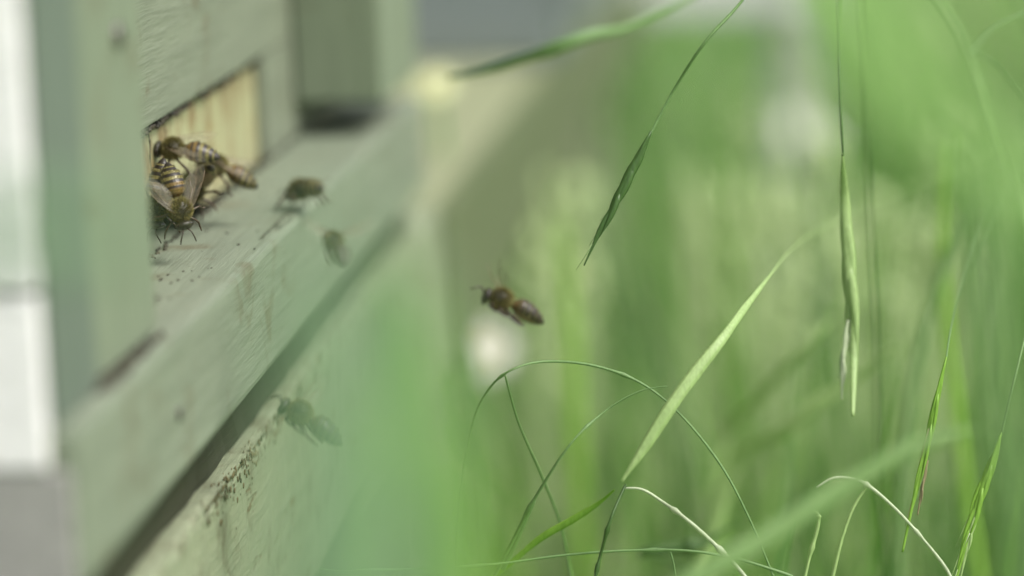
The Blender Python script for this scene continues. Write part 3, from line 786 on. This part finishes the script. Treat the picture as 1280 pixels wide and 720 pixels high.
def fuzz_mesh():
    vs, fs, cs = [], [], []
    def hair(p, nrm, L, c, w=.05):
        t = nrm.orthogonal().normalized(); t = Matrix.Rotation(random.uniform(0, 6.28), 3, nrm) @ t
        b = len(vs); bend = Vector((-.5, random.uniform(-.3, .3), random.uniform(-.3, .3))) * L * .6
        vs.extend([p - t * w, p + t * w, p + nrm * L + bend]); fs.append((b, b + 1, b + 2)); cs.extend([c] * 3)
    for i in range(3800):
        d = Vector((random.gauss(0, 1), random.gauss(0, 1), random.gauss(0, 1))).normalized()
        p = Vector((2.0 + d.x * 1.95, d.y * 1.85, .25 + d.z * 1.78))
        k = random.uniform(.75, 1.25); c = (.19 * k, .165 * k, .05 * k)
        hair(p, d, random.uniform(.35, .85), c)
    for i in range(1100):
        d = Vector((random.gauss(0, 1), random.gauss(0, 1), random.gauss(0, 1))).normalized()
        p = Vector((4.75 + d.x * .7, d.y * 1.4, -.3 + d.z * 1.4)); k = random.uniform(.7, 1.2)
        hair(p, d, random.uniform(.2, .45), (.15 * k, .14 * k, .055 * k), .04)
    for i in range(3600):
        x = random.uniform(-6.4, -.6); ph = ((x + 7.3) / 1.22) % 1
        if ph < .5: continue
        r = np.interp(x, [a[0] for a in ABD], [a[2] for a in ABD]); z0 = np.interp(x, [a[0] for a in ABD], [a[1] for a in ABD])
        an = random.uniform(0, 6.283); d = Vector((-.25, math.cos(an), math.sin(an))).normalized()
        k = random.uniform(.7, 1.2)
        hair(Vector((x, math.cos(an) * r * .98, z0 + math.sin(an) * r * .88)), d, random.uniform(.12, .34), (.17 * k, .15 * k, .06 * k), .04)
    me = bpy.data.meshes.new('fuzz'); me.from_pydata([tuple(v * MM) for v in vs], [], fs)
    a = me.color_attributes.new('tint', 'FLOAT_COLOR', 'POINT'); a.data.foreach_set('color', [q for c in cs for q in (*c, 1)])
    me.materials.append(M['fuzz']); return me
def wing_mesh(L, Wd, s_):
    "flat membrane in local XY pointing along +X, with veins; hinge at the origin"
    up = [(0, .06), (.15, .14), (.4, .20), (.7, .22), (.9, .14), (1, -.05)]
    lo = [(0, -.06), (.1, -.22), (.3, -.50), (.55, -.72), (.8, -.62), (.95, -.3), (1, -.05)]
    def ev(prof, t):
        return np.interp(t, [p[0] for p in prof], [p[1] for p in prof])
    vs, fs, mi = [], [], []
    K1, K2 = 14, 6
    for i in range(K1 + 1):
        t = 1 - (1 - i / K1) ** 1.3; a, b = ev(up, t) * Wd, ev(lo, t) * Wd
        for j in range(K2 + 1):
            u = j / K2; vs.append(Vector((t * L, (a + (b - a) * u) * s_, .12 * math.sin(t * 9 + u * 5) + .25 * t * t)))
    for i in range(K1):
        for j in range(K2):
            a = i * (K2 + 1) + j; fs.append((a, a + 1, a + K2 + 2, a + K2 + 1)); mi.append(0)
    def vein(pts, r):
        v, f = tube([Vector((x * L, y * Wd * s_, .12 * math.sin(x * 9 + .8) + .25 * x * x)) for x, y in pts], [r * .65] * len(pts), .8, 5, Vector((0, 0, 1)))
        b = len(vs); vs.extend(v); fs.extend([tuple(q + b for q in g) for g in f]); mi.extend([1] * len(f))
    vein([(0, .05), (.15, .13), (.4, .19), (.7, .21), (.88, .13)], .07)
    vein([(0, 0), (.2, .03), (.42, .08), (.62, .16)], .045)
    vein([(0, -.02), (.2, -.12), (.45, -.22), (.7, -.30), (.9, -.3)], .035)
    vein([(.2, -.12), (.35, -.38), (.5, -.6)], .03)
    vein([(.42, .08), (.47, -.2), (.62, -.5)], .03); vein([(.62, .16), (.68, -.1), (.8, -.4)], .03)
    me = bpy.data.meshes.new('wing'); me.from_pydata([tuple(v * MM) for v in vs], [], fs)
    me.materials.append(M['wing']); me.materials.append(M['vein']); me.polygons.foreach_set('material_index', mi)
    for p in me.polygons: p.use_smooth = True
    return me
def ell_mesh(rx, ry, rz, mat):
    bm = bmesh.new(); bmesh.ops.create_uvsphere(bm, u_segments=16, v_segments=10, radius=1)
    for v in bm.verts: v.co = Vector((v.co.x * rx, v.co.y * ry, v.co.z * rz)) * MM
    me = bpy.data.meshes.new('eye'); bm.to_mesh(me); bm.free(); me.materials.append(mat)
    for p in me.polygons: p.use_smooth = True
    return me
def ant_mesh(s_):
    v, f = tube([Vector(p) for p in [(0, 0, 0), (.5, .25 * s_, .45), (1.0, .5 * s_, .8), (1.5, .7 * s_, .55), (2.1, .95 * s_, .1), (2.7, 1.1 * s_, -.35)]], [.12, .1, .1, .13, .14, .1], 1, 7, Vector((0, 1, .01)))
    me = bpy.data.meshes.new('antenna'); me.from_pydata([tuple(q * MM) for q in v], [], f); me.materials.append(M['ant'])
    for p in me.polygons: p.use_smooth = True
    return me
BODY = {'walk': body_mesh('walk'), 'fly': body_mesh('fly')}
FZ = fuzz_mesh(); EYE = ell_mesh(.42, .42, .95, M['eye']); ANT = {-1: ant_mesh(-1), 1: ant_mesh(1)}
FW_ = {-1: wing_mesh(9.2, 3.2, -1), 1: wing_mesh(9.2, 3.2, 1)}; HW_ = {-1: wing_mesh(6.4, 2.5, -1), 1: wing_mesh(6.4, 2.5, 1)}
def child(name, me, parent, mtx=None):
    o = bpy.data.objects.new(name, me); COL.objects.link(o); o.parent = parent
    if mtx is not None: o.matrix_local = mtx
    return o
def bee(loc, fwd, up, label, pose='walk', spread=None, lift=0, scale=1.0):
    e = empty('honey_bee', loc, label, 'bee', 'honey bees at the hive')
    X = Vector(fwd).normalized(); Y = Vector(up).cross(X).normalized(); Z = X.cross(Y)
    mw = Matrix((X, Y, Z)).transposed().to_4x4(); mw.translation = loc
    e.matrix_world = mw @ Matrix.Scale(scale * .92, 4)
    child('body', BODY['fly' if pose == 'fly' else 'walk'], e); child('fuzz', FZ, e)
    for s_ in (-1, 1):
        child('eye', EYE, e, Matrix.Translation(Vector((4.75, 1.32 * s_, -.1)) * MM) @ Matrix.Rotation(.25 * s_, 4, 'X'))
        child('antenna', ANT[s_], e, Matrix.Translation(Vector((5.35, .35 * s_, .1)) * MM))
        # wing frame: +X of the wing points along the angle 'a' from the tail direction
        a = {'walk': 12, 'open': 38, 'fly': 95}[pose] if spread is None else spread
        for (W_, x0, da, tilt) in ((FW_, 2.7, 0, 10), (HW_, 1.9, -6, 4)):
            mt = Matrix.Translation(Vector((x0, 1.25 * s_, 1.55 - (.15 if W_ is HW_ else 0))) * MM)
            rz = Matrix.Rotation(math.pi - s_ * R_(a + da), 4, 'Z')
            rx = Matrix.Rotation(-R_(tilt + lift) * s_ * (1 if pose == 'fly' else .6), 4, 'X')
            ry = Matrix.Rotation(R_(lift if pose == 'fly' else 2), 4, 'Y') if pose != 'fly' else Matrix.Rotation(-R_(lift), 4, 'Y')
            child('wing', W_[-s_], e, mt @ rz @ ry @ rx)
    return e
def img_dir(dx, dy, dz):
    "direction from picture axes: right, up, away"
    return CR * dx + CU * dy + CF * dz
bee(at(222, 250, .4735), img_dir(.26, -.95, -.10), img_dir(.28, .12, -.95), 'honey bee crawling head down with its striped abdomen raised, at the entrance', 'open', spread=32)
bee(at(197, 248, .4765), img_dir(-.10, -.96, .10), img_dir(-.35, .1, -.9), 'dark honey bee half hidden behind the near corner post', 'walk')
bee(at(281, 212, .507), img_dir(-.90, .36, -.15), img_dir(.30, .85, -.35), 'amber honey bee standing with its tail pointing right out over the board', 'open', spread=30)
bee(at(228, 188, .494), img_dir(-.95, .10, .15), img_dir(.1, .7, -.7), 'honey bee clinging sideways to the cream block above the others', 'open', spread=20)
bee(at(247, 232, .500), img_dir(-.45, -.55, .65), img_dir(.4, .6, -.5), 'honey bee in shadow under the amber one, going into the entrance', 'walk')
bee(at(380, 237, .5235), img_dir(-.52, -.10, .80), img_dir(-.05, 1, .1), 'lone honey bee walking on the edge of the landing board', 'walk')
bee(at(638, 380, .505), img_dir(-.86, .36, -.12), img_dir(.36, .85, .10), 'honey bee flying alone in front of the green meadow', 'fly', spread=118, lift=30, scale=1.03)
bee(at(384, 524, .455), img_dir(-.85, .5, .1), img_dir(.45, .85, -.2), 'honey bee flying below the landing board behind a soft green blade', 'fly', spread=90, lift=30)
bee(at(420, 306, .44), img_dir(-.35, .5, .75), img_dir(.2, .85, -.4), 'faint honey bee flying just off the outer edge of the landing board', 'fly', spread=80, lift=30, scale=.75)
